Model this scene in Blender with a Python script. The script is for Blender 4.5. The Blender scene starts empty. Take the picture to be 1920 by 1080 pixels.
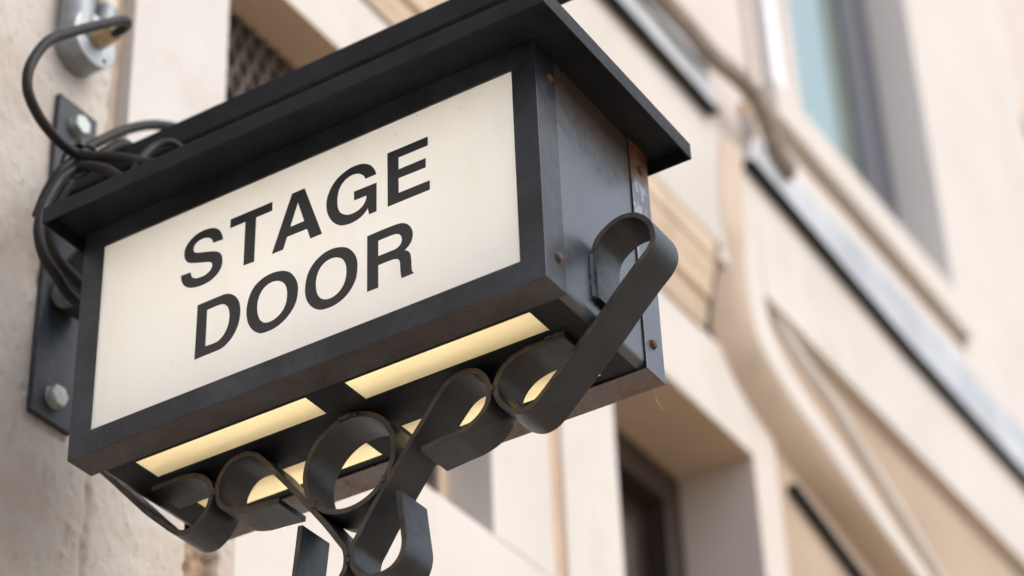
import bpy, bmesh, math, random
from mathutils import Vector, Matrix, noise, geometry

random.seed(7)
R = math.radians
SC = bpy.context.scene
COL = SC.collection

# ------------------------------------------------------------------ camera
U = 0.75          # metres per sign length unit
Z0 = 3.25         # height of the sign's underside above the pavement (m)
cd = bpy.data.cameras.new('camera')
cam = bpy.data.objects.new('camera', cd); COL.objects.link(cam)
cr = Vector((0.52920928, -0.84773547, -0.0358065))
cu = Vector((-0.47028598, -0.32818399, 0.81922303))
cf = Vector((0.70623554, 0.41670113, 0.57235612))
cam.matrix_world = Matrix(((cr.x, cu.x, -cf.x, -2.0359), (cr.y, cu.y, -cf.y, -1.90235),
                           (cr.z, cu.z, -cf.z, 1.60165), (0, 0, 0, 1)))
cd.sensor_width = 36; cd.lens = 83.604; cd.clip_start = 0.05; cd.clip_end = 500
cd.dof.use_dof = True; cd.dof.focus_distance = 4.08 * U; cd.dof.aperture_fstop = 2.5
SC.camera = cam

# ------------------------------------------------------------------ sky, sun, exposure
TO_SUN = Vector((0.12, -0.66, 0.80)).normalized()
w = bpy.data.worlds.new('World'); SC.world = w; w.use_nodes = True
nt = w.node_tree; nt.nodes.clear()
sky = nt.nodes.new('ShaderNodeTexSky'); sky.sky_type = 'NISHITA'; sky.sun_disc = False
sky.sun_elevation = math.asin(TO_SUN.z); sky.sun_rotation = math.atan2(TO_SUN.x, TO_SUN.y)
sky.air_density = 1.0; sky.dust_density = 3.0; sky.ozone_density = 1.0
hs = nt.nodes.new('ShaderNodeHueSaturation'); hs.inputs['Saturation'].default_value = 0.62
bg = nt.nodes.new('ShaderNodeBackground'); bg.inputs['Strength'].default_value = 0.15
wo = nt.nodes.new('ShaderNodeOutputWorld')
nt.links.new(sky.outputs[0], hs.inputs['Color']); nt.links.new(hs.outputs[0], bg.inputs[0]); nt.links.new(bg.outputs[0], wo.inputs[0])
sd = bpy.data.lights.new('sun', 'SUN'); sd.energy = 0.7; sd.angle = R(50); sd.color = (1.0, 0.95, 0.88)
sun = bpy.data.objects.new('sun', sd); COL.objects.link(sun); sun.location = (5, -6, 12)
sun.rotation_euler = TO_SUN.to_track_quat('Z', 'Y').to_euler()
SC.view_settings.view_transform = 'Standard'; SC.view_settings.look = 'None'
SC.view_settings.exposure = 0.76; SC.view_settings.gamma = 1.0

# ------------------------------------------------------------------ helpers
def W(x, s, z):                       # x along the facade, s out from it to the street, z up (sign lengths)
    return Vector((x * U, -s * U, z * U + Z0))

class MB:
    def __init__(self): self.v = []; self.f = []; self.attr = None
    def add(self, vs, fs):
        b = len(self.v); self.v += [Vector(p) for p in vs]; self.f += [tuple(b + i for i in f) for f in fs]; return self
    def box(self, x0, x1, s0, s1, z0, z1):
        p = [W(x, s, z) for x in (x0, x1) for s in (s0, s1) for z in (z0, z1)]
        return self.add(p, [(0, 1, 3, 2), (4, 6, 7, 5), (0, 4, 5, 1), (2, 3, 7, 6), (0, 2, 6, 4), (1, 5, 7, 3)])
    def prism_x(self, pts, x0, x1):    # closed (s,z) polygon extruded along the facade
        n = len(pts)
        vs = [W(x0, s, z) for s, z in pts] + [W(x1, s, z) for s, z in pts]
        return self.add(vs, [tuple(range(n))[::-1], tuple(range(n, 2 * n))] + [(i, (i + 1) % n, n + (i + 1) % n, n + i) for i in range(n)])
    def prism_s(self, loops, s0, s1):  # (x,z) polygon
        n = len(loops)
        vs = [W(x, s0, z) for x, z in loops] + [W(x, s1, z) for x, z in loops]
        return self.add(vs, [tuple(range(n)), tuple(range(n, 2 * n))[::-1]] + [((i + 1) % n, i, n + i, n + (i + 1) % n) for i in range(n)])
    def ring_rect(self, prof, s0, s1, z0, z1):
        # prof: closed list of (inset, x); swept round the rectangle s0..s1, z0..z1 with mitred corners
        n = len(prof); vs = []
        for (a, b) in ((0, 0), (1, 0), (1, 1), (0, 1)):
            for d, x in prof:
                vs.append(W(x, (s1 - d) if a else (s0 + d), (z1 - d) if b else (z0 + d)))
        fs = []
        for k in range(4):
            q = (k + 1) % 4
            for i in range(n):
                j = (i + 1) % n
                fs.append((k * n + i, q * n + i, q * n + j, k * n + j))
        return self.add(vs, fs)
    def tube(self, pts, r, seg=12, cap=True):   # pts world Vectors
        pts = [Vector(p) for p in pts]; n = len(pts); vs = []; fs = []
        t0 = (pts[1] - pts[0]).normalized(); nrm = t0.orthogonal().normalized()
        for i, p in enumerate(pts):
            t = (pts[min(i + 1, n - 1)] - pts[max(i - 1, 0)]).normalized()
            nrm = (nrm - t * nrm.dot(t)).normalized(); b = t.cross(nrm)
            rr = r[i] if isinstance(r, (list, tuple)) else r
            for k in range(seg):
                a = 2 * math.pi * k / seg; vs.append(p + (nrm * math.cos(a) + b * math.sin(a)) * rr)
        for i in range(n - 1):
            for k in range(seg):
                l = (k + 1) % seg; fs.append((i * seg + k, i * seg + l, (i + 1) * seg + l, (i + 1) * seg + k))
        if cap: fs += [tuple(range(seg))[::-1], tuple(range((n - 1) * seg, n * seg))]
        return self.add(vs, fs)
    def lathe(self, prof, seg=24, axis=Vector((0, -1, 0)), org=Vector((0, 0, 0)), up=Vector((0, 0, 1)), phase=0):
        # prof: (radius, height along axis), closed at both ends
        axis = axis.normalized(); e1 = (up - axis * up.dot(axis)).normalized(); e2 = axis.cross(e1); vs = []; fs = []
        n = len(prof)
        for r, h in prof:
            for k in range(seg):
                a = 2 * math.pi * k / seg + phase; vs.append(org + axis * h + (e1 * math.cos(a) + e2 * math.sin(a)) * r)
        for i in range(n - 1):
            for k in range(seg):
                l = (k + 1) % seg; fs.append((i * seg + k, i * seg + l, (i + 1) * seg + l, (i + 1) * seg + k))
        fs += [tuple(range(seg))[::-1], tuple(range((n - 1) * seg, n * seg))]
        return self.add(vs, fs)
    def build(self, name, mat, parent=None, bevel=0, smooth=35, org=None, seg=2):
        base = Vector((0, 0, 0))
        q = parent
        while q is not None: base += Vector(q.location); q = q.parent
        if parent is None and org is not None: base = Vector(org)
        me = bpy.data.meshes.new(name)
        me.from_pydata([p - base for p in self.v], [], self.f)
        bm = bmesh.new(); bm.from_mesh(me); bmesh.ops.recalc_face_normals(bm, faces=bm.faces); bm.to_mesh(me); bm.free()
        if self.attr:
            a = me.attributes.new('wear', 'FLOAT', 'POINT'); a.data.foreach_set('value', self.attr)
        o = bpy.data.objects.new(name, me); COL.objects.link(o)
        if mat: me.materials.append(mat)
        if parent is not None: o.parent = parent
        elif org is not None: o.location = base
        if smooth:
            me.polygons.foreach_set('use_smooth', [True] * len(me.polygons)); me.set_sharp_from_angle(angle=R(smooth))
        if bevel:
            m = o.modifiers.new('bevel', 'BEVEL'); m.width = bevel; m.segments = seg; m.limit_method = 'ANGLE'; m.angle_limit = R(40)
            if smooth: m.harden_normals = True
        return o

def thing(name, label, cat, loc, group=None):
    o = bpy.data.objects.new(name, None); COL.objects.link(o); o.location = loc; o.empty_display_size = .1
    o['label'] = label; o['category'] = cat
    if group: o['group'] = group
    return o
def tag(o, label, cat): o['label'] = label; o['category'] = cat; return o
def struct(o): o['kind'] = 'structure'; return o
def part_at(name, mesh, parent, loc, rot=None):    # shared mesh, placed at world loc
    base = Vector((0, 0, 0)); q = parent
    while q is not None: base += Vector(q.location); q = q.parent
    o = bpy.data.objects.new(name, mesh); COL.objects.link(o); o.parent = parent; o.location = loc - base
    if rot: o.rotation_euler = rot
    return o
def crom(pts, n=8, closed=False):
    pts = [Vector(p) for p in pts]; out = []; N = len(pts)
    rng = range(N if closed else N - 1)
    for i in rng:
        if closed: p0, p1, p2, p3 = pts[i - 1], pts[i], pts[(i + 1) % N], pts[(i + 2) % N]
        else:
            p1, p2 = pts[i], pts[i + 1]; p0 = pts[i - 1] if i else p1 * 2 - p2; p3 = pts[i + 2] if i + 2 < N else p2 * 2 - p1
        t0 = 0; t1 = t0 + max((p1 - p0).length, 1e-6) ** .5; t2 = t1 + max((p2 - p1).length, 1e-6) ** .5; t3 = t2 + max((p3 - p2).length, 1e-6) ** .5
        for k in range(n):
            t = t1 + (t2 - t1) * k / n
            a1 = p0 * ((t1 - t) / (t1 - t0)) + p1 * ((t - t0) / (t1 - t0)); a2 = p1 * ((t2 - t) / (t2 - t1)) + p2 * ((t - t1) / (t2 - t1)); a3 = p2 * ((t3 - t) / (t3 - t2)) + p3 * ((t - t2) / (t3 - t2))
            b1 = a1 * ((t2 - t) / (t2 - t0)) + a2 * ((t - t0) / (t2 - t0)); b2 = a2 * ((t3 - t) / (t3 - t1)) + a3 * ((t - t1) / (t3 - t1))
            out.append(b1 * ((t2 - t) / (t2 - t1)) + b2 * ((t - t1) / (t2 - t1)))
    if not closed: out.append(pts[-1])
    return out

# ------------------------------------------------------------------ materials
class NT:
    def __init__(s, name):
        s.m = bpy.data.materials.new(name); s.m.use_nodes = True; s.t = s.m.node_tree; s.t.nodes.clear()
        s.out = s.n('ShaderNodeOutputMaterial'); s.tc = s.n('ShaderNodeTexCoord')
    def n(s, k, **kw):
        x = s.t.nodes.new(k)
        for a, b in kw.items(): setattr(x, a, b)
        return x
    def l(s, a, b): s.t.links.new(a, b)
    def val(s, sock, v):
        if hasattr(v, 'node'): s.l(v, sock)
        else: sock.default_value = v if not (isinstance(v, tuple) and len(v) == 3 and sock.type == 'RGBA') else (*v, 1)
    def noise(s, scale, detail=5, rough=.55, stretch=None, dist=0):
        x = s.n('ShaderNodeTexNoise'); x.inputs['Scale'].default_value = scale; x.inputs['Detail'].default_value = detail; x.inputs['Roughness'].default_value = rough; x.inputs['Distortion'].default_value = dist
        if stretch:
            m = s.n('ShaderNodeMapping'); m.inputs['Scale'].default_value = stretch; s.l(s.tc.outputs['Object'], m.inputs[0]); s.l(m.outputs[0], x.inputs['Vector'])
        else: s.l(s.tc.outputs['Object'], x.inputs['Vector'])
        return x.outputs['Fac']
    def ramp(s, f, a, b, ca=0., cb=1.):
        x = s.n('ShaderNodeMapRange'); x.inputs[1].default_value = a; x.inputs[2].default_value = b; x.inputs[3].default_value = ca; x.inputs[4].default_value = cb; s.l(f, x.inputs[0]); return x.outputs[0]
    def math(s, op, a, b=0.):
        x = s.n('ShaderNodeMath', operation=op, use_clamp=False); s.val(x.inputs[0], a); s.val(x.inputs[1], b); return x.outputs[0]
    def mix(s, f, a, b):
        x = s.n('ShaderNodeMix', data_type='RGBA'); s.val(x.inputs[0], f); s.val(x.inputs[6], a); s.val(x.inputs[7], b); return x.outputs[2]
    def bump(s, h, strength, dist, nrm=None):
        x = s.n('ShaderNodeBump'); x.inputs['Strength'].default_value = strength; x.inputs['Distance'].default_value = dist; s.l(h, x.inputs['Height'])
        if nrm: s.l(nrm, x.inputs['Normal'])
        return x.outputs[0]
    def bsdf(s, col, rough, metal=0., nrm=None, spec=.5, coat=0.):
        b = s.n('ShaderNodeBsdfPrincipled'); s.val(b.inputs['Base Color'], col); s.val(b.inputs['Roughness'], rough); s.val(b.inputs['Metallic'], metal); b.inputs['Specular IOR Level'].default_value = spec
        b.inputs['Coat Weight'].default_value = coat; b.inputs['Coat Roughness'].default_value = .25
        if nrm: s.l(nrm, b.inputs['Normal'])
        s.l(b.outputs[0], s.out.inputs[0]); return b
    def axis(s, k):
        g = s.n('ShaderNodeNewGeometry'); q = s.n('ShaderNodeSeparateXYZ'); s.l(g.outputs['True Normal'], q.inputs[0]); return q.outputs[k]

def zq(m):
    q = m.n('ShaderNodeSeparateXYZ'); m.l(m.tc.outputs['Object'], q.inputs[0]); return q.outputs[2]

def paint(name, col, rough=.42, rust=.0, under=.0, side=.0, spec=.5, peel=.25, rlo=.52, top=None, topk=.95, dust=.0, painted_glint=.0):
    m = NT(name)
    big = m.noise(5, 4); fine = m.noise(420, 2); mid = m.noise(60, 6, .65)
    c = m.mix(m.ramp(big, .3, .7), tuple(x * .8 for x in col), tuple(x * 1.25 for x in col))
    c = m.mix(m.ramp(mid, .45, .75, 0, .35), c, tuple(x * 1.7 + .004 for x in col))
    if dust: c = m.mix(m.ramp(m.noise(7, 8, .7, None, .6), .44, .68, 0, dust), c, (.075, .092, .118))
    if painted_glint: c = m.mix(m.math('MULTIPLY', m.ramp(m.noise(75, 3, .6, (1, 1, .55)), .50, .56, 0, painted_glint), m.math('MULTIPLY', m.ramp(m.axis(1), -.6, -.9), m.ramp(zq(m), .15, .24))), c, (.24, .26, .28))  # pale speckle paints sky glints onto the street-facing strip
    rcol = m.mix(m.ramp(m.noise(140, 5, .7), .35, .7), (.050, .030, .020), (.15, .085, .045))
    rmask = m.ramp(m.noise(11, 7, .72), rlo, rlo + .16, 0, 1)
    k = m.math('MULTIPLY', rmask, rust) if rust else None
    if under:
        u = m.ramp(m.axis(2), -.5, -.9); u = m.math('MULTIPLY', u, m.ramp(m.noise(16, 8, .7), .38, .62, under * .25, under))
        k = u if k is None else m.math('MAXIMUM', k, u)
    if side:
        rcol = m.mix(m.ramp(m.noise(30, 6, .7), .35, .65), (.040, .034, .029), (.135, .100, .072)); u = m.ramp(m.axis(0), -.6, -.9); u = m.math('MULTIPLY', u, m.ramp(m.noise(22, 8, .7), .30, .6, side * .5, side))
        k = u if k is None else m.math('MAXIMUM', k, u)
    if top:
        q = m.n('ShaderNodeSeparateXYZ'); m.l(m.tc.outputs['Object'], q.inputs[0])
        u = m.ramp(m.math('ADD', q.outputs[2], m.math('MULTIPLY', m.noise(25, 6), .03)), top * U + .010, top * U + (.022 if topk > .9 else .075), 0, topk)
        rcol = m.mix(u, rcol, m.mix(m.ramp(m.noise(60, 6, .7), .35, .65), (.07, .03, .014), (.24, .10, .04))) if topk > .9 else rcol
        k = u if k is None else m.math('MAXIMUM', k, u)
    r = m.ramp(mid, .3, .7, rough - .07, rough + .1)
    if k is not None:
        c = m.mix(k, c, rcol); r = m.math('ADD', r, m.math('MULTIPLY', k, .3))
    h = m.math('ADD', m.math('MULTIPLY', fine, .5), m.math('MULTIPLY', mid, .6))
    m.bsdf(c, r, 0, m.bump(h, peel, .0012), spec)
    return m.m

def plaster(name, a, b, scale=3., rough=.75, bump=.25, bscale=70, stain=None, stretch=None):
    m = NT(name)
    c = m.mix(m.ramp(m.noise(scale, 6, .6, stretch), .32, .68), a, b)
    if stain: c = m.mix(m.ramp(m.noise(scale * 2.3, 7, .68, (1, 1, .45)), .55, .78, 0, .8), c, stain)
    h = m.math('ADD', m.noise(bscale, 6, .6), m.math('MULTIPLY', m.noise(bscale * .22, 3), 1.2))
    m.bsdf(c, rough, 0, m.bump(h, bump, .004), .3)
    return m.m

def plain(name, col, rough=.5, metal=0., var=.2, spec=.5, scale=30, bump=.0):
    m = NT(name); n = m.noise(scale, 5)
    c = m.mix(m.ramp(n, .3, .7), tuple(x * (1 - var) for x in col), tuple(min(1, x * (1 + var)) for x in col))
    m.bsdf(c, m.ramp(n, .3, .7, rough - .06, rough + .06), metal, m.bump(m.noise(scale * 6, 3), bump, .001) if bump else None, spec)
    return m.m

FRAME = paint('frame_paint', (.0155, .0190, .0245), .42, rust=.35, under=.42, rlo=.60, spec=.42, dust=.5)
BODY = paint('body_paint', (.040, .050, .064), .32, spec=.8, dust=.25, top=.36, topk=.55, rust=.25, peel=.16, rlo=.64)
ROOF = paint('roof_paint', (.009, .0108, .0135), .6, spec=.22, dust=.12, rust=.12, rlo=.62)
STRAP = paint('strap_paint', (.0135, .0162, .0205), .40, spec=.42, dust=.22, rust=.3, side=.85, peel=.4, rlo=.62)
REAR = paint('rear_frame_paint', (.036, .044, .054), .22, spec=.8, top=.415, dust=.15, painted_glint=.9, rust=.5, under=1.3, peel=1.0, rlo=.62)
PLATE = paint('plate_paint', (.026, .031, .038), .5, spec=.35, dust=.25, rust=.15, rlo=.64)
ZINC = plain('zinc_bolt', (.42, .46, .43), .5, .5, .25, scale=150)
RUSTY = paint('rusty_screw', (.06, .045, .038), .55, rust=.9, rlo=.36)
VINYL = plain('black_vinyl', (.020, .023, .026), .42, 0, .1, scale=80)
CABLE = plain('rubber_cable', (.011, .0105, .0105), .58, 0, .25, .28, scale=60)
TIE = plain('cable_tie', (.008, .009, .011), .35)
GALV = plain('galvanised_steel', (.26, .28, .29), .5, .4, .2, scale=60)
LID = plain('zinc_lid', (.42, .46, .49), .55, .3, .15, scale=70)
GLAND = plain('aged_gland', (.40, .29, .17), .5, .25, .25, scale=90)
CREAMPIPE = plain('cream_conduit', (.55, .47, .38), .5, 0, .12)

def acrylic(name, base, trans, amt, rough=.28):
    m = NT(name)
    d = m.noise(7, 6, .65); specks = m.noise(130, 2)
    c = m.mix(m.ramp(d, .5, .8, 0, .25), base, tuple(x * y for x, y in zip(base, (.86, .82, .74))))
    c = m.mix(m.ramp(m.noise(9, 7, .7, (1, 2.2, .35)), .50, .80, 0, .30), c, tuple(x * y for x, y in zip(base, (.80, .74, .64))))
    c = m.mix(m.ramp(specks, .735, .76, 0, .6), c, (.3, .25, .2))
    p = m.bsdf(c, m.ramp(d, .3, .7, rough, rough + .15), 0, None, .45)
    tr = m.n('ShaderNodeBsdfTranslucent'); m.val(tr.inputs[0], trans)
    mx = m.n('ShaderNodeMixShader'); mx.inputs[0].default_value = amt
    m.l(p.outputs[0], mx.inputs[1]); m.l(tr.outputs[0], mx.inputs[2]); m.l(mx.outputs[0], m.out.inputs[0])
    return m.m
PANEL = acrylic('opal_acrylic', (.90, .898, .895), (.97, .955, .92), .27)
PANE = acrylic('yellowed_pane', (.62, .58, .48), (.98, .895, .70), .60, .4)
lm = NT('lamp_tube'); e = lm.n('ShaderNodeEmission'); e.inputs[0].default_value = (1, .955, .875, 1); e.inputs[1].default_value = 11.5; lm.l(e.outputs[0], lm.out.inputs[0]); LAMP = lm.m
SHAPER = plain('added_light_shaper', (.75, .73, .68), .5, 0, .05)  # white for the added baffle and reflector inside the box

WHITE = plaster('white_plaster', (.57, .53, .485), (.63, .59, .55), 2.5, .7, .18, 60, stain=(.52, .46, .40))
PILW = plaster('pilaster_plaster', (.55, .52, .49), (.61, .585, .56), 3.5, .72, .3, 80, stain=(.52, .46, .39))
CREAM = plaster('bounce_tinted_cream', (.53, .41, .295), (.61, .49, .37), 3, .65, .15, 50, stain=(.40, .31, .22))  # cream paint with the undersides' warm bounce mixed into its tan
PINK = plaster('pinkish_plaster', (.57, .50, .455), (.63, .565, .52), 2, .7, .15, 50)
HOODM = plaster('hood_shade_tan', (.50, .395, .30), (.58, .475, .375), 2, .65, .15, 50, stain=(.40, .32, .25))  # tan holds the underside's shade and warm bounce in its colour
TANP = plaster('tan_joint_and_shadow', (.46, .33, .24), (.55, .42, .31), 4, .8, .2, 60)  # joint's own tan; on the sill groove it paints a shadow line
# ------------------------------------------------------------------ stucco with worn patches (wear = broken stone showing)
m = NT('rough_stucco')
c = m.mix(m.ramp(m.noise(4.5, 7, .65), .3, .7), (.50, .455, .41), (.60, .565, .525))
c = m.mix(m.ramp(m.noise(15, 8, .7), .55, .72, 0, .35), c, (.41, .35, .295))
c = m.mix(m.ramp(m.noise(2.2, 4, .5, (1, 1, 2)), .48, .58, 0, .45), c, (.49, .405, .335))
at = m.n('ShaderNodeAttribute', attribute_name='wear')
stone = m.mix(m.ramp(m.noise(30, 7, .7), .35, .65), (.16, .11, .08), (.50, .36, .25))
c = m.mix(at.outputs['Fac'], c, stone)
h = m.math('ADD', m.noise(240, 5, .65), m.math('MULTIPLY', m.noise(90, 4), .8))
m.bsdf(c, .85, 0, m.bump(h, .6, .004), .2); STUCCO = m.m
GRILLE = plain('rusty_iron_lattice', (.085, .062, .052), .7, 0, .35, scale=40, bump=.3)
VOID = plain('dark_interior', (.008, .007, .006), .9, 0, 0)
DOORM = plain('dark_brown_door', (.045, .032, .026), .45, 0, .25, scale=8)
DOORP = plain('brown_door_panel', (.075, .055, .048), .45, 0, .2, scale=8)
LEAD = NT('lead_flashing'); LEAD.bsdf(LEAD.mix(LEAD.ramp(LEAD.noise(5, 6), .3, .7), (.36, .37, .375), (.60, .61, .61)), LEAD.ramp(LEAD.noise(9, 5),   .3, .7, .34, .52), .45, LEAD.bump(LEAD.noise(14, 5), .5, .01), .6); LEAD = LEAD.m
DARKLEAD = plain('dark_lead', (.02, .021, .022), .75, 0, .3, spec=.2)
TANW = plaster('tan_shade_plaster', (.38, .285, .205), (.46, .36, .27), 2.5, .75, .2, 50)  # tan darkened to paint the shade about the hood
BROWNCABLE = plain('weathered_cable', (.26, .21, .17), .6, 0, .3, scale=30)
TEAL = plain('teal_sky_tint', (.36, .47, .49), .35, 0, .06, scale=3)  # teal paints the sky's reflection in the window
SLATE = plain('slate_window_frame', (.075, .080, .105), .4, 0, .12)
WPAINT = plain('white_paint', (.82, .83, .85), .35, 0, .04)
GREYREV = plaster('greyish_reveal_plaster', (.76, .72, .69), (.80, .77, .74), 2, .7, .1, 50)
gm = NT('window_glass'); gt = gm.n('ShaderNodeBsdfTransparent'); gg = gm.n('ShaderNodeBsdfGlossy'); gg.inputs['Roughness'].default_value = .03; gf = gm.n('ShaderNodeFresnel'); gx = gm.n('ShaderNodeMixShader'); gx.inputs[0].default_value = .5; gg.inputs[0].default_value = (.76, .87, .80, 1); gm.l(gt.outputs[0], gx.inputs[1]); gm.l(gg.outputs[0], gx.inputs[2]); gm.l(gx.outputs[0], gm.out.inputs[0]); GLASS = gm.m
PAVE = plain('pavement_stone', (.40, .315, .23), .8, 0, .15, scale=2)
ROADM = plain('sandstone_setts', (.34, .265, .19), .9, 0, .2, scale=5)
LETTERS = {
  'S': [
    [(0.3301,0.3547,1),(0.329,0.3619,0),(0.3233,0.3758,0),(0.3156,0.3846,0),(0.3066,0.3898,0),(0.2917,0.3935,0),(0.2725,0.3928,0),(0.2552,0.3848,0),(0.244,0.3713,0),(0.2416,0.3564,0),(0.2448,0.3435,0),(0.2519,0.3349,0),(0.2625,0.3294,0),(0.2834,0.3223,0),(0.3012,0.3161,0),(0.3057,0.3128,0),(0.3079,0.3063,0),(0.3056,0.2987,0),(0.2979,0.2926,0),(0.2849,0.2901,0),(0.2702,0.2925,0),(0.2626,0.2984,0),(0.2597,0.3046,0),(0.2583,0.3105,1),(0.2366,0.3113,1),(0.2374,0.3022,0),(0.2417,0.2912,0),(0.2488,0.2823,0),(0.2594,0.2759,0),(0.2713,0.2723,0),(0.2888,0.2709,0),(0.3089,0.2747,0),(0.3229,0.2846,0),(0.3299,0.2973,0),(0.3304,0.3112,0),(0.3278,0.3216,0),(0.3217,0.3294,0),(0.312,0.3354,0),(0.2941,0.3416,0),(0.2718,0.3487,0),(0.2657,0.3522,0),(0.2627,0.3585,0),(0.2635,0.3661,0),(0.2691,0.3724,0),(0.2793,0.3754,0),(0.2911,0.3744,0),(0.3002,0.3696,0),(0.3056,0.363,0),(0.3077,0.356,1)],
  ],
  'T': [
    [(0.346,0.3926,1),(0.4403,0.3921,1),(0.4401,0.3724,1),(0.4043,0.3724,1),(0.4028,0.2751,1),(0.3791,0.2764,1),(0.3803,0.3728,1),(0.3458,0.3728,1)],
  ],
  'A': [
    [(0.4838,0.3917,1),(0.5115,0.3917,1),(0.5511,0.2749,1),(0.5257,0.2748,1),(0.5183,0.2991,1),(0.4747,0.2997,1),(0.4668,0.2755,1),(0.4418,0.2756,1)],
    [(0.4972,0.3659,1),(0.5119,0.319,1),(0.4813,0.3188,1)],
  ],
  'G': [
    [(0.6667,0.3556,1),(0.6639,0.3651,0),(0.6564,0.3784,0),(0.6482,0.3856,0),(0.6399,0.3903,0),(0.6289,0.3934,0),(0.6109,0.3935,0),(0.5915,0.387,0),(0.5763,0.3764,0),(0.566,0.3609,0),(0.5606,0.3447,0),(0.5598,0.3309,0),(0.5623,0.3143,0),(0.5687,0.2989,0),(0.5771,0.287,0),(0.5881,0.2774,0),(0.5991,0.2731,0),(0.6155,0.2715,0),(0.6318,0.275,0),(0.6426,0.2822,0),(0.6483,0.2888,1),(0.6513,0.2743,1),(0.6667,0.2747,1),(0.6672,0.3367,1),(0.619,0.3375,1),(0.6194,0.318,1),(0.6456,0.3176,1),(0.6447,0.3099,0),(0.6399,0.3008,0),(0.6318,0.2945,0),(0.6209,0.2914,0),(0.6086,0.2918,0),(0.599,0.2962,0),(0.5907,0.3036,0),(0.5858,0.3134,0),(0.5837,0.3249,0),(0.5838,0.3404,0),(0.5876,0.3572,0),(0.5944,0.3671,0),(0.6055,0.3744,0),(0.6179,0.3761,0),(0.6289,0.3731,0),(0.6372,0.3666,0),(0.6413,0.3608,0),(0.6434,0.3554,1)],
  ],
  'E': [
    [(0.6903,0.391,1),(0.7753,0.3903,1),(0.775,0.3708,1),(0.7137,0.3715,1),(0.7137,0.3454,1),(0.7702,0.3451,1),(0.7698,0.325,1),(0.7132,0.3261,1),(0.7133,0.2941,1),(0.7778,0.2934,1),(0.7774,0.2736,1),(0.6903,0.274,1)],
  ],
  'D': [
    [(0.2786,0.2299,1),(0.3041,0.2301,0),(0.3306,0.2302,0),(0.3406,0.2296,0),(0.3506,0.2263,0),(0.3624,0.2172,0),(0.3712,0.2034,0),(0.3754,0.1859,0),(0.375,0.1655,0),(0.37,0.147,0),(0.3609,0.1318,0),(0.3515,0.123,0),(0.342,0.1173,0),(0.3323,0.115,0),(0.3046,0.1145,0),(0.2772,0.1141,1)],
    [(0.3008,0.2112,1),(0.3265,0.2115,0),(0.3365,0.2097,0),(0.3458,0.2015,0),(0.3508,0.1892,0),(0.3519,0.1746,0),(0.3492,0.1582,0),(0.3424,0.1452,0),(0.3338,0.1368,0),(0.325,0.1334,0),(0.3004,0.1336,1)],
  ],
  'O': [
    [(0.4677,0.2288,0),(0.4823,0.2197,0),(0.4938,0.2042,0),(0.5002,0.1867,0),(0.5006,0.1677,0),(0.4958,0.1478,0),(0.4858,0.133,0),(0.4718,0.1215,0),(0.4546,0.1143,0),(0.4371,0.1125,0),(0.4211,0.1148,0),(0.4063,0.126,0),(0.3952,0.1435,0),(0.3902,0.1627,0),(0.3901,0.1832,0),(0.3956,0.2048,0),(0.4064,0.2212,0),(0.424,0.2309,0),(0.445,0.2336,0)],
    [(0.4568,0.2117,0),(0.4683,0.2035,0),(0.4753,0.1912,0),(0.4777,0.1768,0),(0.4758,0.1572,0),(0.4681,0.1431,0),(0.4572,0.1349,0),(0.4445,0.1313,0),(0.4317,0.1327,0),(0.4219,0.1409,0),(0.4159,0.1527,0),(0.4129,0.1695,0),(0.414,0.1864,0),(0.42,0.2014,0),(0.4302,0.2108,0),(0.4431,0.2144,0)],
  ],
  'O2': [
    [(0.5948,0.2278,0),(0.6079,0.2194,0),(0.6196,0.2042,0),(0.6258,0.1871,0),(0.6267,0.1707,0),(0.6234,0.1488,0),(0.6141,0.1324,0),(0.6012,0.1203,0),(0.5839,0.1128,0),(0.5666,0.111,0),(0.5492,0.1139,0),(0.5344,0.1237,0),(0.5225,0.14,0),(0.5166,0.1598,0),(0.5169,0.1801,0),(0.5222,0.2014,0),(0.5345,0.2186,0),(0.5536,0.23,0),(0.5742,0.2326,0)],
    [(0.5846,0.2098,0),(0.5949,0.2019,0),(0.6015,0.1897,0),(0.6038,0.1742,0),(0.6017,0.1561,0),(0.5953,0.1428,0),(0.5852,0.1338,0),(0.5722,0.1297,0),(0.5591,0.1315,0),(0.5488,0.1389,0),(0.5421,0.151,0),(0.5392,0.1667,0),(0.5402,0.1839,0),(0.5466,0.2004,0),(0.5582,0.2103,0),(0.5714,0.213,0)],
  ],
  'R': [
    [(0.6472,0.2287,1),(0.6778,0.2294,0),(0.7101,0.2285,0),(0.7207,0.2262,0),(0.7313,0.219,0),(0.7388,0.2072,0),(0.7413,0.1937,0),(0.7376,0.1797,0),(0.7307,0.1717,0),(0.7239,0.1675,1),(0.7306,0.1632,0),(0.7351,0.1567,0),(0.7371,0.1443,0),(0.7377,0.1272,0),(0.7387,0.1184,0),(0.7405,0.1151,0),(0.7431,0.1128,1),(0.7175,0.112,1),(0.7158,0.1223,0),(0.7147,0.1366,0),(0.7141,0.1476,0),(0.7108,0.1539,0),(0.7033,0.1574,0),(0.6926,0.1584,0),(0.6698,0.1583,1),(0.6696,0.1119,1),(0.6467,0.1123,1)],
    [(0.67,0.2098,1),(0.6884,0.21,0),(0.7038,0.2094,0),(0.7121,0.2064,0),(0.7177,0.1989,0),(0.7185,0.1892,0),(0.7149,0.1821,0),(0.7065,0.1778,0),(0.6943,0.1774,0),(0.6698,0.1774,1)],
  ],
}

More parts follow.
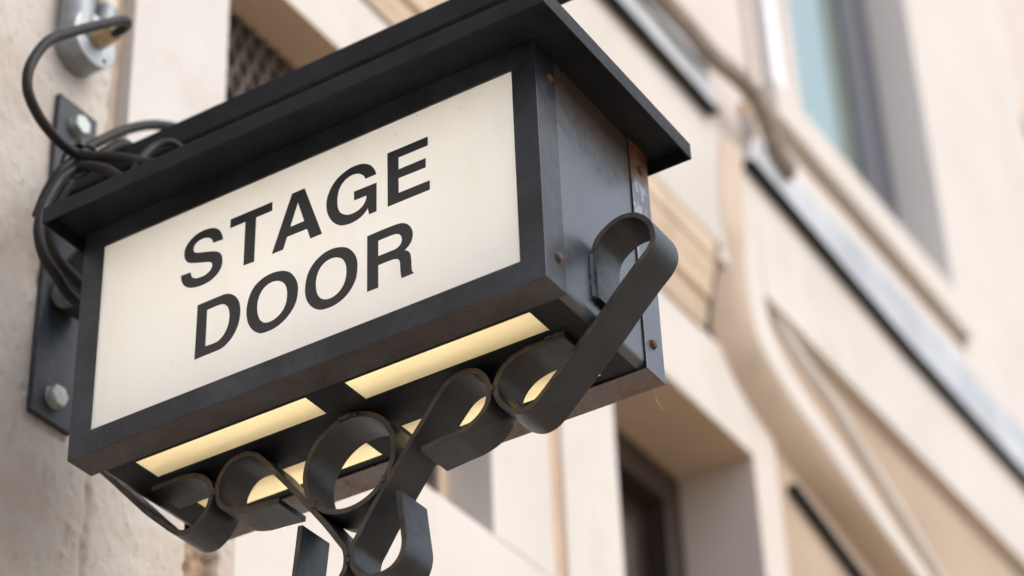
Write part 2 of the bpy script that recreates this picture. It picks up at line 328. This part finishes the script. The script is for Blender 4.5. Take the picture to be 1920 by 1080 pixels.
# ================================================================== the setting
G = -Z0 / U                                   # pavement level in sign lengths
def ground(name, x0, x1, s0, s1, zt, th, mat):
    return struct(MB().box(x0, x1, s0, s1, G + zt / U - th / U, G + zt / U).build(name, mat, None, 0, 0))
ground('pavement', -60, 60, -.25, 4.0, 0, .3, PAVE)
ground('kerb', -60, 60, 4.0, 4.2, .004, .3, PAVE)
ground('road', -60, 60, 4.2, 120, -.12, .3, ROADM)

# ================================================================== the theatre facade
B = thing('theatre_building', 'cream and white plastered theatre facade with cornice, blurred behind the sign', 'building', W(3, -.25, G))
S0, SB = -.25, -.62                           # wall face, back of the wall
# --- rough stucco beside the sign (real relief)
def stucco_height(x, z):
    p = Vector((x * U, z * U, 0))
    h = .0022 * (noise.fractal(p * 9, 1, 2, 3) ) + .0012 * noise.fractal(Vector((x * U * 60, z * U * 34, 3)), 1, 2, 3)
    pit = noise.noise(Vector((x * U * 95, z * U * 45, 7)))
    if pit > .42: h -= (pit - .42) * .011
    if pit < -.38: h += (-.38 - pit) * .011
    wear = 0.
    # crack running down the old joint
    cx = .335 + .012 * noise.noise(Vector((z * 7, 0, 1))) + .004 * noise.noise(Vector((z * 40, 0, 2)))
    d = abs(x - cx)
    if z < .52:
        h -= .006 * max(0, 1 - d / .012) * (.4 + .6 * (noise.noise(Vector((z * 11, 5, 0))) > -.1)); wear = .5 * max(0, 1 - d / .010)
    # open joint above it
    top = .50 + .05 * noise.noise(Vector((x * 25, 0, 9)))
    e = .306 + .008 * noise.noise(Vector((z * 22, 3, 4))) + .004 * noise.noise(Vector((z * 90, 3, 4)))
    if z > top and x > e:
        k = min(1, (x - e) / .012); h = h * .6 - .022 * k; wear = .55 * k
    # ragged broken strip near the pilaster foot
    a = .640 + .018 * noise.noise(Vector((z * 13, 8, 1))) + .010 * noise.noise(Vector((z * 45, 8, 2)))
    b = .752 + .012 * noise.noise(Vector((z * 15, 4, 1))) + .008 * noise.noise(Vector((z * 50, 4, 2)))
    if a < x < b and z < .6:
        k = min(1, (x - a) / .008, (b - x) / .008); h += -.028 * k + .010 * k * noise.fractal(p * 24, 1, 2, 4); wear = k
    return h, wear
mb = MB(); x0, x1, z0, z1 = -.45, .80, -.60, 1.85; nx, nz = 200, 330; att = []
for j in range(nz + 1):
    for i in range(nx + 1):
        x = x0 + (x1 - x0) * i / nx; z = z0 + (z1 - z0) * j / nz
        h, wr = stucco_height(x, z)
        p = W(x, S0, z); p.y -= h; mb.v.append(p); att.append(wr)
for j in range(nz):
    for i in range(nx):
        if x0 + (x1 - x0) * i / nx > .69 and z0 + (z1 - z0) * j / nz > .62: continue
        k = j * (nx + 1) + i; mb.f.append((k, k + 1, k + nx + 2, k + nx + 1))
mb.attr = att
o = mb.build('stucco_wall', STUCCO, B, 0, 0); o.data.polygons.foreach_set('use_smooth', [True] * len(o.data.polygons))
o['label'] = 'rough grey-beige stucco with pits and cracks'
# plain wall cells behind and beyond
mb = MB()
mb.box(-6, -.45, SB, S0, G, 2.17)
mb.box(-.45, .80, SB, S0 - .06, G, .60); mb.box(-.45, .70, SB, S0 - .06, .60, 2.17)
mb.box(-.45, .80, S0 - .06, S0 + .001, G, -.60)
mb.box(-.45, .36, S0 - .06, S0 + .001, 1.85, 2.17)
mb.build('side_wall', STUCCO, B, 0, 0)
MB().box(.366, .703, S0 - .30, S0 + .006, .60, 2.17).build('pilaster', PILW, B, .004)
mb = MB(); mb.box(.80, 2.175, SB, S0, G, .775); mb.box(.703, .80, S0 - .30, S0 - .004, .60, .775)
mb.box(1.866, 2.175, SB, S0, .775, 1.918); mb.box(.703, 2.175, SB, S0, 1.918, 2.17)
mb.box(2.247, 2.567, SB, S0, G, 2.17); mb.box(2.567, 3.537, SB, S0, 1.832, 2.17)
mb.build('white_wall', WHITE, B, .004)
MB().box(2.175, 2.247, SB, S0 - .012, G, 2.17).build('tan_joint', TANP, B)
MB().box(3.537, 3.72, SB, S0, G, 3.05).build('pink_wall', PINK, B, .004)
MB().box(3.72, 9, SB, S0 - .01, G, 3.05).build('shade_tinted_wall', TANW, B, .004)  # this stretch is tinted tan for the hood's shade
# --- grille opening
gr = MB().box(.69, 1.90, -.62, -.60, .74, 1.95).build('ventilation_grille', VOID, B)
gr['label'] = 'rusty diamond lattice grille in the recessed opening'
gx0, gx1, gz0, gz1, gs = .70, 1.87, .775, 1.918, -.392
step = .0505; sl = 2.436                      # steep diamonds
def clip(ax, az, bx, bz):
    t0, t1 = 0., 1.; dx, dz = bx - ax, bz - az
    for p, q in ((-dx, ax - gx0), (dx, gx1 - ax), (-dz, az - gz0), (dz, gz1 - az)):
        if abs(p) < 1e-9: continue
        r = q / p
        if p < 0: t0 = max(t0, r)
        else: t1 = min(t1, r)
    return None if t0 >= t1 - .02 else (ax + dx * t0, az + dz * t0, ax + dx * t1, az + dz * t1)
for sg in (1, -1):
    ph = .045 + gz0 / sl if sg > 0 else .02795 - gz0 / sl
    for k in range(-4, 60):
        cx = ph + k * step; q = clip(cx, gz0, cx + sg * (gz1 - gz0) / sl, gz1)
        if not q: continue
        ax, az, bx, bz = q; L = math.hypot(bx - ax, bz - az); ux, uz = (bx - ax) / L, (bz - az) / L; hw = .0066; off = .003 * sg
        MB().prism_s([(ax - uz * hw, az + ux * hw), (ax + uz * hw, az - ux * hw), (bx + uz * hw, bz - ux * hw), (bx - uz * hw, bz + ux * hw)], gs - .012 + off, gs + .004 + off).build('lattice_bar', GRILLE, gr, .002)
fr = MB()
fr.box(gx1 - .055, gx1 - .004, gs - .02, gs + .012, gz0, gz1)
fr.build('grille_surround', CREAM, gr, .004)
MB().box(.704, 1.865, gs - .1, S0 - .0015, 1.916, 1.93).build('opening_soffit', CREAM, B)
# --- doorway
dr = MB().box(2.50, 3.60, -.70, -.66, G, 1.90).build('doorway', VOID, B); dr['label'] = 'dark brown panelled door deep in its reveal'
mb = MB(); mb.box(3.42, 3.534, -.66, -.53, G, 1.828); mb.box(2.57, 3.42, -.66, -.53, 1.70, 1.828); mb.box(2.57, 2.66, -.66, -.53, G, 1.70)
mb.build('door_frame', DOORM, dr, .006)
mb = MB(); mb.box(2.66, 3.42, -.66, -.62, G, 1.70); mb.build('door_leaf', DOORM, dr)
for (a, b) in ((2.74, 2.99), (3.07, 3.32)):
    for (c_, d) in ((.70, 1.60), (-.6, .58), (-2.6, -.8)):
        MB().prism_s([(a, c_), (b, c_), (b, d), (a, d)], -.625, -.603).build('door_panel', DOORP, dr, .012)
MB().box(2.565, 3.539, -.66, S0 - .002, 1.828, 1.85).build('door_soffit', CREAM, B)
MB().box(3.533, 3.55, -.66, S0 - .002, G, 1.830).build('door_reveal', PINK, B)
# --- cornice on the left bay
prof = [(-.55, 2.17), (-.238, 2.17), (-.236, 2.20), (-.226, 2.215), (-.226, 2.262), (-.206, 2.275), (-.203, 2.31), (-.196, 2.345), (-.184, 2.375), (-.184, 2.41), (-.174, 2.42), (-.172, 2.50), (-.55, 2.50)]
MB().prism_x(prof, -6, 3.24).build('cornice', CREAM, B, .003)
MB().prism_x([(-.55, 2.5), (-.170, 2.5), (-.165, 2.52), (-.165, 3.10), (-.55, 3.10)], -6, 3.29).build('frieze', WHITE, B, .004)
MB().box(3.285, 3.60, -.6, -.178, 2.45, 3.05).build('pier', PINK, B, .01)
fl = MB()
fl.prism_x([(-.5, 3.10), (-.168, 3.10), (-.124, 3.068), (-.134, 3.19), (-.145, 3.28), (-.18, 3.31), (-.5, 3.32)], -6, 3.27)
MB().prism_x([(-.5, 3.098), (-.169, 3.075), (-.150, 3.045), (-.128, 3.045), (-.118, 3.055), (-.120, 3.066), (-.168, 3.098)], -6, 3.275).build('gutter_lip', DARKLEAD, B, .004)
fl.build('lead_gutter', LEAD, B, .006)
# --- projecting bay to the right with rounded lower corner
outer = [(3.50, 3.02), (3.47, 2.80), (3.448, 2.62), (3.430, 2.40), (3.452, 2.243), (3.50, 2.185), (3.625, 2.12), (3.973, 2.017), (4.338, 1.909), (4.639, 1.837), (5.2, 1.725), (6.2, 1.55), (8.0, 1.32)]
inner = [(3.60, 3.02), (3.58, 2.80), (3.565, 2.62), (3.562, 2.45), (3.588, 2.318), (3.64, 2.265), (3.764, 2.193), (4.166, 2.09), (4.536, 1.955), (4.779, 1.898), (5.4, 1.775), (6.4, 1.60), (8.1, 1.38)]
back = [(3.37, 3.04), (3.335, 2.85), (3.315, 2.66), (3.320, 2.38), (3.335, 2.22), (3.395, 2.11), (3.60, 2.00), (3.864, 1.934), (4.151, 1.890), (4.533, 1.815), (5.1, 1.70), (6.1, 1.53), (7.9, 1.30)]
co, ci, cb = [crom([(a, b, 0) for a, b in q], 6) for q in (outer, inner, back)]
n = len(co); mb = MB(); rows = []
def row(pts, s, up=0.): rows.append([W(p.x, s + up * max(0, min(1, (p.y - 2.25) / .35)), p.y) for p in pts])
row(cb, -.262, .088)
mid = [a * .62 + b * .38 for a, b in zip(cb, co)]; mid2 = [a * .25 + b * .75 for a, b in zip(cb, co)]
row(mid, -.205, .060); row(mid2, -.170, .034); row(co, -.156); row([a * .8 + b * .2 for a, b in zip(co, ci)], -.150); row([a * .25 + b * .75 for a, b in zip(co, ci)], -.150); row(ci, -.156); row(ci, -.2)
def rows_mesh(rs):
    vs = [p for r_ in rs for p in r_]
    return MB().add(vs, [(a * n + i, a * n + i + 1, (a + 1) * n + i + 1, (a + 1) * n + i) for a in range(len(rs) - 1) for i in range(n - 1)])
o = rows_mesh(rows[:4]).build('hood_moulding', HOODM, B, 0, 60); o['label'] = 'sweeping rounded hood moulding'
rows_mesh(rows[3:]).build('hood_rim', WHITE, B, 0, 60)  # rim kept white to paint in its stronger light than the underside
MB().prism_s([(p.x, p.y) for p in [x * .4 + y * .6 for x, y in zip(co, ci)] if p.y < 2.44] + [(8.05, 2.46), (3.56, 2.46)], -.26, -.196).build('hood_recess', TANW, B)
rid = crom([W(*p) for p in [(3.62, -.20, 2.52), (3.701, -.20, 2.455), (3.876, -.20, 2.385), (4.121, -.20, 2.322), (4.304, -.20, 2.25), (4.532, -.20, 2.163), (4.745, -.20, 2.08), (4.95, -.20, 1.99), (5.6, -.2, 1.83), (7, -.2, 1.6)]], 5)
MB().tube(rid, .024, 10).build('inner_ridge', WHITE, B)
MB().box(3.558, 9, -.5, -.1495, 2.45, 3.02).build('bay_fascia', WHITE, B, .006)
MB().prism_s([(3.80, 1.846), (4.04, 1.785), (4.32, 1.712), (5.0, 1.57), (5.0, 1.545), (4.32, 1.685), (4.04, 1.76), (3.80, 1.822)], -.26, -.222).build('lead_strip', DARKLEAD, B, .004)
MB().prism_s([(3.50, 2.965), (4.9, 2.900), (6.0, 2.895), (9, 2.88), (9, 2.91), (6.0, 2.925), (4.9, 2.930), (3.50, 2.995)], -.3, -.106).build('gutter_lip', DARKLEAD, B, .006)
MB().prism_s([(3.50, 2.996), (4.9, 2.931), (6.0, 2.926), (9, 2.911), (9, 3.16), (6.0, 3.19), (4.4, 3.185), (3.55, 3.13)], -.3, -.116).build('lead_gutter', LEAD, B, .006)
# --- upper storey
mb = MB(); mb.box(2.2, 3.80, -.6, -.215, 3.02, 8); mb.box(3.80, 4.02, -.6, -.195, 3.02, 8); mb.build('upper_wall', PINK, B, .004)
mb = MB(); mb.box(3.66, 5.66, -.6, -.150, 3.02, 3.335); mb.build('apron_wall', WHITE, B, .004)
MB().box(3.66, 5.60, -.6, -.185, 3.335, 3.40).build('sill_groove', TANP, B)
MB().box(3.80, 5.659, -.6, -.112, 3.40, 3.585).build('window_sill', WHITE, B, .008)
MB().box(3.88, 3.985, -.19, -.138, 3.59, 8).build('white_downpipe', WPAINT, B, .012)
MB().box(5.66, 7.30, -.6, -.150, 2.95, 8).build('upper_pilaster', WHITE, B, .006)
MB().box(5.640, 5.6598, -.6, -.152, 3.585, 8).build('window_reveal', GREYREV, B)
MB().box(7.30, 10, -.6, -.24, 2.95, 8).build('far_wall', PINK, B, .004)
MB().box(7.30, 8.2, -.24, -.19, 5.9, 6.05).build('far_string_course', CREAM, B, .01)
wn = MB().box(4.0, 5.66, -.62, -.60, 3.5, 8).build('upper_window', VOID, B); wn['label'] = 'upper window with sky-tinted teal blind and slate frame'
MB().box(4.40, 4.52, -.60, -.355, 3.585, 8).build('dark_post', SLATE, wn, .005)  # slate strip paints the shadow gap beside the left jamb
MB().box(4.52, 4.64, -.60, -.350, 3.585, 8).build('frame_lining', PINK, wn, .005)
MB().box(5.30, 5.639, -.60, -.350, 3.585, 8).build('dark_post', SLATE, wn, .005)
MB().box(4.64, 5.30, -.40, -.385, 3.585, 8).build('backing', TEAL, wn)  # sheet behind the glass, coloured like reflected sky
MB().box(4.64, 5.30, -.372, -.366, 3.585, 8).build('pane', GLASS, wn)
MB().box(4.02, 4.40, -.60, -.38, 3.585, 8).build('frame_panel', PINK, wn, .005)

# --- cables along the gutter
cb_ = thing('cable_bundle', 'bundle of weathered brown cables sagging over the lead gutter', 'cables', W(3.2, -.1, 3.2))
bp = [(2.2, -.105, 3.30), (2.785, -.10, 3.262), (3.033, -.095, 3.262), (3.235, -.10, 3.272), (3.451, -.10, 3.318), (3.574, -.10, 3.295), (3.640, -.10, 3.225), (3.685, -.10, 3.15), (3.80, -.10, 3.12)]
for k in range(7):
    a = k * .9; q = [W(x, s + .016 * math.cos(a + x * 2.2), z + .026 * math.sin(a + x * 2.2)) for x, s, z in bp]
    MB().tube(crom(q, 8), .0105 + .003 * (k % 2), 10).build('cable', BROWNCABLE, cb_)

# ================================================================== wall bracket carrying the sign
BR = thing('sign_bracket', 'black steel wall plate and beam that carries the hanging sign', 'bracket', W(.2, -.25, .66))
pl = MB().box(.14, .26, -.2485, -.235, .268, 1.057).build('wall_plate', PLATE, BR, .0015)
def hexbolt():
    mb = MB(); r = .0185
    mb.lathe([(r * 1.0, 0), (r * 1.0, .0022)], 24)
    mb.lathe([(r, .0025), (r, .0125), (r * .90, .0150), (r * .55, .0152)], 6)
    return mb
bo = hexbolt().build('bolt', ZINC, pl, 0, 25); bo.location = W(.198, -.235, 1.0) - Vector(BR.location); me = bo.data
# mesh was shifted by the parent base: undo so that it is centred on its own origin
for v in me.vertices: v.co += Vector(BR.location)
part_at('bolt', me, pl, W(.199, -.235, .322), (0, .4, 0))
bm_ = MB().box(.16, .24, -.2352, 1.06, .79, .8475).build('support_beam', ROOF, BR, .002)
for s_ in (.286, .752):
    mb = MB(); mb.lathe([(.0075, 0), (.0075, .29 * U)], 14, Vector((0, 0, 1)), W(.2, s_, .505)); mb.lathe([(.016, 0), (.016, .014)], 6, Vector((0, 0, -1)), W(.2, s_, .79))
    mb.build('hanger_rod', PLATE, BR)
strap_pts = [(-.10, .535), (-.122, .507), (-.1505, .4955), (-.193, .503), (-.218, .528), (-.2275, .560), (-.212, .592), (-.1702, .632), (-.12, .680), (-.07, .728), (-.03, .765), (-.012, .782)]
BRACE_PTS = strap_pts

# ================================================================== the sign
SG = thing('stage_door_sign', 'black metal lightbox sign reading STAGE DOOR with scrolled ironwork below', 'sign', W(.2, .5, 0))
H, D, RT, T = .5017, .3972, .0662, .004
WF = .0487
front = MB().ring_rect([(0, 0), (WF, 0), (WF, T), (T, T), (T, RT), (0, RT)], 0, 1, 0, H).build('front_frame', FRAME, SG, .0014, 35)
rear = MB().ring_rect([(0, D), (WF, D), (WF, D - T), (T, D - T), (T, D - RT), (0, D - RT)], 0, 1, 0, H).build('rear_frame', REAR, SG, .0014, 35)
rear['label'] = 'rear frame with thick glossy paint and rust at the corner'
# body sheet
zb = .0050
P = [.0068, .0793, .146, .2514, .3165, D - .0068]; Q = [.030, .0887, .4654, .5458, .9194, .980]
mb = MB(); th = .0032
def hole(i, j): return i in (1, 3) and j in (1, 3)
for i in range(5):
    for j in range(5):
        if hole(i, j): continue
        for z, fl_ in ((zb, 0), (zb + th, 1)):
            mb.add([W(P[i], Q[j], z), W(P[i + 1], Q[j], z), W(P[i + 1], Q[j + 1], z), W(P[i], Q[j + 1], z)], [(0, 1, 2, 3)])
for i in (1, 3):
    for j in (1, 3):
        a = [(P[i], Q[j]), (P[i + 1], Q[j]), (P[i + 1], Q[j + 1]), (P[i], Q[j + 1])]
        for k in range(4):
            b, c_ = a[k], a[(k + 1) % 4]
            mb.add([W(*b, zb), W(*c_, zb), W(*c_, zb + th), W(*b, zb + th)], [(0, 1, 2, 3)])
o = mb.build('bottom_plate', ROOF, SG, 0, 0)
bm = bmesh.new(); bm.from_mesh(o.data); bmesh.ops.remove_doubles(bm, verts=bm.verts, dist=1e-6); bmesh.ops.recalc_face_normals(bm, faces=bm.faces); bm.to_mesh(o.data); bm.free()
bottom = o
def endplate(sign):
    s1 = .9955 if sign > 0 else .0145; r = .016; t = .0035; sg = -1 if sign > 0 else 1
    pts = [(s1, .5015)]
    for k in range(7):
        a = k / 6 * math.pi / 2; pts.append((s1 + sg * (r - r * math.cos(a)), zb + r - r * math.sin(a)))
    inn = [(s1 + sg * r, zb + t)]
    for k in range(6, -1, -1):
        a = k / 6 * math.pi / 2; inn.append((s1 + sg * (r - (r - t) * math.cos(a)), zb + r - (r - t) * math.sin(a)))
    pts += inn[1:] + [(s1 + sg * t, .5015)]
    return MB().prism_x(pts, .0068, D - .0068)
endp = endplate(1).build('end_plate', BODY, SG, 0, 40); endplate(-1).build('end_plate', BODY, SG, 0, 40)
MB().box(.0068, D - .0068, .0182, .9918, .4975, .5012).build('top_plate', BODY, SG)
for i in (1, 3):
    for j in (1, 3):
        MB().box(P[i] - .008, P[i + 1] + .008, Q[j] - .008, Q[j + 1] + .008, zb + th + .0004, zb + th + .004).build('bottom_pane', PANE, SG)
# lamps inside
tr = MB().box(.136, .262, .06, .94, .050, .085).build('added_light_shaper', SHAPER, SG, .003)  # added baffle that keeps lamp light off the panes' inner edges
for z in (.17, .37):
    MB().tube([W(.2, .05, z), W(.2, .5, z), W(.2, .95, z)], .010, 14).build('lamp_tube', LAMP, SG)
mb = MB(); mb.box(.011, D - .011, .0195, .021, .03, .49); mb.box(.011, D - .011, .986, .9875, .03, .49); mb.box(.011, D - .011, .022, .985, .4905, .4925)
mb.build('added_reflector', SHAPER, SG)  # added reflector plates that even out the panel's glow
# panels and lettering
pan = MB().box(.0050, .0092, .036, .964, .036, H - .036).build('sign_panel', PANEL, SG)
MB().box(D - .0092, D - .0050, .036, .964, .036, H - .036).build('rear_panel', PANEL, SG)
def letter(ch, loops):
    polys = []
    for lp in loops:
        # smooth runs between corners
        idx = [i for i, p in enumerate(lp) if p[2]]
        if not idx: polys.append([(p.x, p.y) for p in crom([(a, b, 0) for a, b, _ in lp], 5, True)]); continue
        lp = lp[idx[0]:] + lp[:idx[0]]; idx = [i for i, p in enumerate(lp) if p[2]] + [len(lp)]; out = []
        for a, b in zip(idx[:-1], idx[1:]):
            run = [(p[0], p[1], 0) for p in (lp + lp[:1])[a:b + 1]]
            out += [(p.x, p.y) for p in (crom(run, 5)[:-1] if len(run) > 2 else [Vector(run[0])])]
        polys.append(out)
    tri = geometry.tessellate_polygon([[Vector((a, b, 0)) for a, b in q] for q in polys])
    flat = [p for q in polys for p in q]; n = len(flat); mb = MB(); xf, xb = .00465, .00499
    vs = [W(xf, a, b) for a, b in flat] + [W(xb, a, b) for a, b in flat]
    fs = [tuple(t) for t in tri]
    k = 0
    for q in polys:
        L = len(q)
        fs += [(k + i, k + (i + 1) % L, n + k + (i + 1) % L, n + k + i) for i in range(L)]; k += L
    mb.add(vs, fs); o = mb.build('letter', VINYL, pan, 0, 0); o['label'] = 'black letter ' + ch[0]
for ch, loops in LETTERS.items(): letter(ch, loops)
# roof tray
xa, xb, sa, sb, za, zt, t = -.1035, D + .021, -.0158, 1.0815, .4700, .5065, .004
mb = MB(); o8 = [(xa, sa), (xb, sa), (xb, sb), (xa, sb)]; i8 = [(xa + t, sa + t), (xb - t, sa + t), (xb - t, sb - t), (xa + t, sb - t)]
vs = [W(x, s, za) for x, s in o8] + [W(x, s, zt) for x, s in o8] + [W(x, s, za) for x, s in i8] + [W(x, s, zt - t) for x, s in i8]
fs = [(4, 5, 6, 7), (12, 15, 14, 13)]
for k in range(4):
    l = (k + 1) % 4; fs += [(k, l, 4 + l, 4 + k), (k, 8 + k, 8 + l, l), (8 + k, 12 + k, 12 + l, 8 + l)]
mb.add(vs, fs).build('roof', ROOF, SG, .0016, 35)
# frame screws
def screw():
    mb = MB(); ax = Vector((0, -1, 0))
    mb.lathe([(.0072, 0), (.0072, .0012), (.0062, .0014), (.0062, .0022), (.0056, .0038), (.0040, .0048), (.0018, .0052)], 18, ax)
    return mb
sm = None
for x, z, fr_, nm in ((.0428, .4408, front, 'screw'), (.0410, .0606, front, 'screw'), (.3662, .4465, rear, 'screw'), (.3585, .0625, rear, 'screw')):
    if sm is None:
        s_o = screw().build('screw', RUSTY, None, 0, 30); sm = s_o.data; bpy.data.objects.remove(s_o)
    sc_ = part_at('screw', sm, fr_, W(x, 1.0, z), (0, random.uniform(0, 3), 0))
# scrolled ironwork
XF, XB, TH = .16, .241, .0108
def strap(pts, n=7, closed=False, mirror=False):
    c2 = crom([(a, b, 0) for a, b in pts], n, closed); N = len(c2)
    if mirror: c2 = [Vector((1 - p.x, p.y, 0)) for p in c2]
    vs = []; fs = []
    for i, p in enumerate(c2):
        a = c2[(i - 1) % N] if (closed or i) else c2[0]; b = c2[(i + 1) % N] if (closed or i < N - 1) else c2[-1]
        t_ = (b - a).normalized(); nn = Vector((-t_.y, t_.x, 0)) * TH / 2
        for q in (p + nn, p - nn): vs += [W(XF, q.x, q.y), W(XB, q.x, q.y)]
    M = N if closed else N - 1
    for i in range(M):
        a = i * 4; b = ((i + 1) % N) * 4
        fs += [(a, a + 1, b + 1, b), (a + 2, b + 2, b + 3, a + 3), (a, b, b + 2, a + 2), (a + 1, a + 3, b + 3, b + 1)]
    if not closed: fs += [(0, 2, 3, 1), ((N - 1) * 4, (N - 1) * 4 + 1, (N - 1) * 4 + 3, (N - 1) * 4 + 2)]
    return MB().add(vs, fs)
S1 = [(1.0015, .046), (1.0018, .095), (1.0025, .140), (1.0115, .164), (1.0326, .1808), (1.0568, .1893), (1.0819, .1855), (1.1031, .1685), (1.1142, .146), (1.1158, .1243), (1.1068, .1058), (1.0825, .0835), (1.0469, .0500), (1.0022, .0050), (.9449, -.0475), (.905, -.085), (.8845, -.1035), (.8672, -.1145), (.8472, -.1172), (.8255, -.1070), (.8055, -.0830), (.7990, -.0560), (.8070, -.0315), (.8290, -.0115), (.8600, -.0018), (.8990, -.0010), (.9380, -.0010)]
S2 = [(.6480, -.1225), (.690, -.1185), (.7280, -.1150), (.7600, -.1035), (.7800, -.0830), (.7860, -.0560), (.7800, -.0290), (.7580, -.0055), (.7320, -.0010), (.7080, -.0075), (.6840, -.0300), (.6598, -.0595), (.6172, -.1120), (.5731, -.1690), (.5468, -.2040), (.5225, -.2400), (.5085, -.2620), (.5054, -.2832), (.5085, -.3010), (.5190, -.3165), (.5366, -.3290), (.5662, -.3333), (.5900, -.3265), (.6060, -.3096), (.6120, -.2870), (.6100, -.2624), (.6055, -.2250), (.6012, -.1870)]
S1L = [(a, b + max(0, min(1, (a - .9449) / .0573)) * .0100 + max(0, a - 1.0022) * .08) for a, b in S1[:15]] + S1[15:]
for mir in (False, True):
    for q in ((S1L if mir else S1), S2):
        strap(q, 7, False, mir).build('scroll_bar', STRAP, SG, .0012, 40)
rc, rr = (.5, -.0967), .0925
strap([(rc[0] + rr * math.cos(a * math.pi / 12), rc[1] + rr * math.sin(a * math.pi / 12)) for a in range(24)], 4, True).build('scroll_ring', STRAP, SG, .0012, 40)
strap(BRACE_PTS).build('scroll_brace', STRAP, BR, .0012, 40)
# weld beads
def bead(a, b, r=.004, n=14):
    pts = [a.lerp(b, i / n) + Vector([random.uniform(-.0008, .0008) for _ in range(3)]) for i in range(n + 1)]
    return MB().tube(pts, [r * random.uniform(.75, 1.2) for _ in pts], 8)
bead(W(XF - .001, .9975, .05), W(XF - .001, .9975, .135), .0035).build('weld_bead', BODY, SG)
bead(W(XF, .48, -.004), W(XF, .52, -.004), .0045).build('weld_bead', STRAP, SG)
bead(W(XF, .9, .0035), W(XF, .938, .0035), .003).build('weld_bead', STRAP, SG)
for s_, z_ in ((.7925, -.057), (.2075, -.057), (.5, -.2835), (.5725, -.1555), (.4275, -.1555)):
    bead(W(XF + .002, s_, z_ - .007), W(XF + .002, s_, z_ + .007), .0042, 4).build('weld_bead', STRAP, SG)

# ================================================================== junction box and cable
JB = thing('junction_box', 'round galvanised junction box with brass gland above the wall plate', 'junction box', W(.18, -.25, 1.21))
c0 = W(.18, -.25, 1.21)
MB().lathe([(.0480, 0), (.0490, .004), (.0490, .0425), (.0475, .0440)], 40, org=c0).build('box_body', GALV, JB)
lid = MB().lathe([(.0495, .0440), (.0498, .0455), (.0490, .0475), (.0470, .0480)], 40, org=c0).build('lid', LID, JB)
for a in (.9, .9 + math.pi):
    MB().lathe([(.0042, .048), (.0042, .0495), (.0025, .0505)], 12, org=c0 + Vector((math.cos(a) * .039, 0, -math.sin(a) * .039))).build('lid_screw', RUSTY, lid)
gd = MB().lathe([(.0205, .048), (.0205, .066), (.0190, .068), (.0180, .069), (.0180, .085), (.0160, .091), (.0110, .092)], 6, org=c0 + Vector((.002, 0, .002))).build('cable_gland', GLAND, JB, .0012, 30)
MB().tube([W(.150, -.219, z) for z in (1.20, 1.3, 1.6, 2.1)], .0285, 24).build('conduit', GALV, JB)
MB().tube([W(.236, -.219, z) for z in (1.335, 1.5, 2.1)], .0215, 20).build('cream_conduit', CREAMPIPE, JB)
MB().lathe([(.030, 0), (.030, .010)], 6, Vector((0, 0, 1)), W(.228, -.205, 1.318)).build('lock_nut', GLAND, JB, .001, 30)
MB().tube([W(.21, -.214, 1.245), W(.226, -.208, 1.29), W(.230, -.207, 1.34)], .018, 16).build('elbow', GALV, JB)

CB = thing('power_cable', 'black rubber cable looping from the junction box into a tied coil', 'cable', W(.05, -.09, .76))
def cable(name, pts, r=.0082, mat=CABLE, n=8): return MB().tube(crom([W(*p) for p in pts], n), r, 14).build(name, mat, CB, 0, 60)
cable('cable_run', [(.182, -.155, 1.213), (.179, -.125, 1.199), (.176, -.098, 1.200), (.160, -.082, 1.193), (.132, -.075, 1.172), (.091, -.072, 1.134), (.040, -.072, 1.086), (-.012, -.072, 1.035), (-.070, -.074, .973), (-.099, -.078, .917), (-.115, -.08, .857), (-.106, -.082, .815), (-.067, -.085, .782), (-.025, -.085, .765), (.011, -.085, .760), (.042, -.080, .759), (.054, -.050, .746), (.063, -.010, .733), (.065, .040, .706), (.058, .090, .670), (.063, .14, .645), (.09, .2, .60), (.12, .25, .54)])
cable('cable_coil', [(.03, .10, .60), (.034, .080, .621), (.048, .040, .647), (.046, .0, .685), (.044, -.05, .715), (.046, -.078, .722), (.020, -.09, .690), (-.010, -.09, .628), (-.031, -.09, .564), (-.032, -.09, .519), (-.013, -.09, .480), (.024, -.09, .458), (.075, -.10, .445), (.15, -.11, .46), (.23, -.11, .53), (.285, -.12, .65), (.29, -.12, .80), (.262, -.11, .88), (.21, -.10, .90), (.15, -.105, .845), (.10, -.115, .775), (.058, -.12, .695), (.030, -.12, .622), (.028, -.12, .567), (.050, -.12, .532), (.095, -.12, .515), (.16, -.13, .52), (.23, -.14, .60), (.27, -.15, .72)])
cable('cable_loop', [(.0, -.13, .60), (.010, -.12, .66), (.020, -.10, .707), (.048, -.09, .751), (.083, -.09, .804), (.135, -.09, .865), (.213, -.09, .943), (.296, -.09, 1.005), (.37, -.08, 1.03), (.42, -.06, .99), (.42, .0, .90), (.36, .06, .75), (.30, .1, .55)])
cable('cable_tail', [(.05, .06, .64), (.060, .07, .681), (.079, .07, .716), (.103, .075, .749), (.122, .09, .762), (.140, .10, .757), (.150, .11, .72), (.14, .12, .64), (.13, .13, .52)], .0072)
tp = [(.047, -.072, .778), (.064, -.052, .772), (.067, -.055, .745), (.060, -.060, .712), (.040, -.085, .700), (.028, -.105, .735), (.035, -.095, .775)]
MB().tube(crom([W(*p) for p in tp], 6, True), .0028, 8, False).build('cable_tie', TIE, CB)
MB().box(.036, .050, -.082, -.066, .774, .788).build('tie_head', TIE, CB, .001)
# loose copper strand under the rear corner
tag(MB().tube(crom([W(.392, .978, .0), W(.39, .9805, -.016), W(.39, .9836, -.0303), (W(.39, .9906, -.047)), W(.39, .9972, -.0557)], 6), .0004, 6).build('copper_strand', plain('copper_strand', (.5, .22, .14), .5), None, 0, 60, W(.39, .98, 0)), 'thin copper strand hanging below the rear corner of the sign', 'wire')
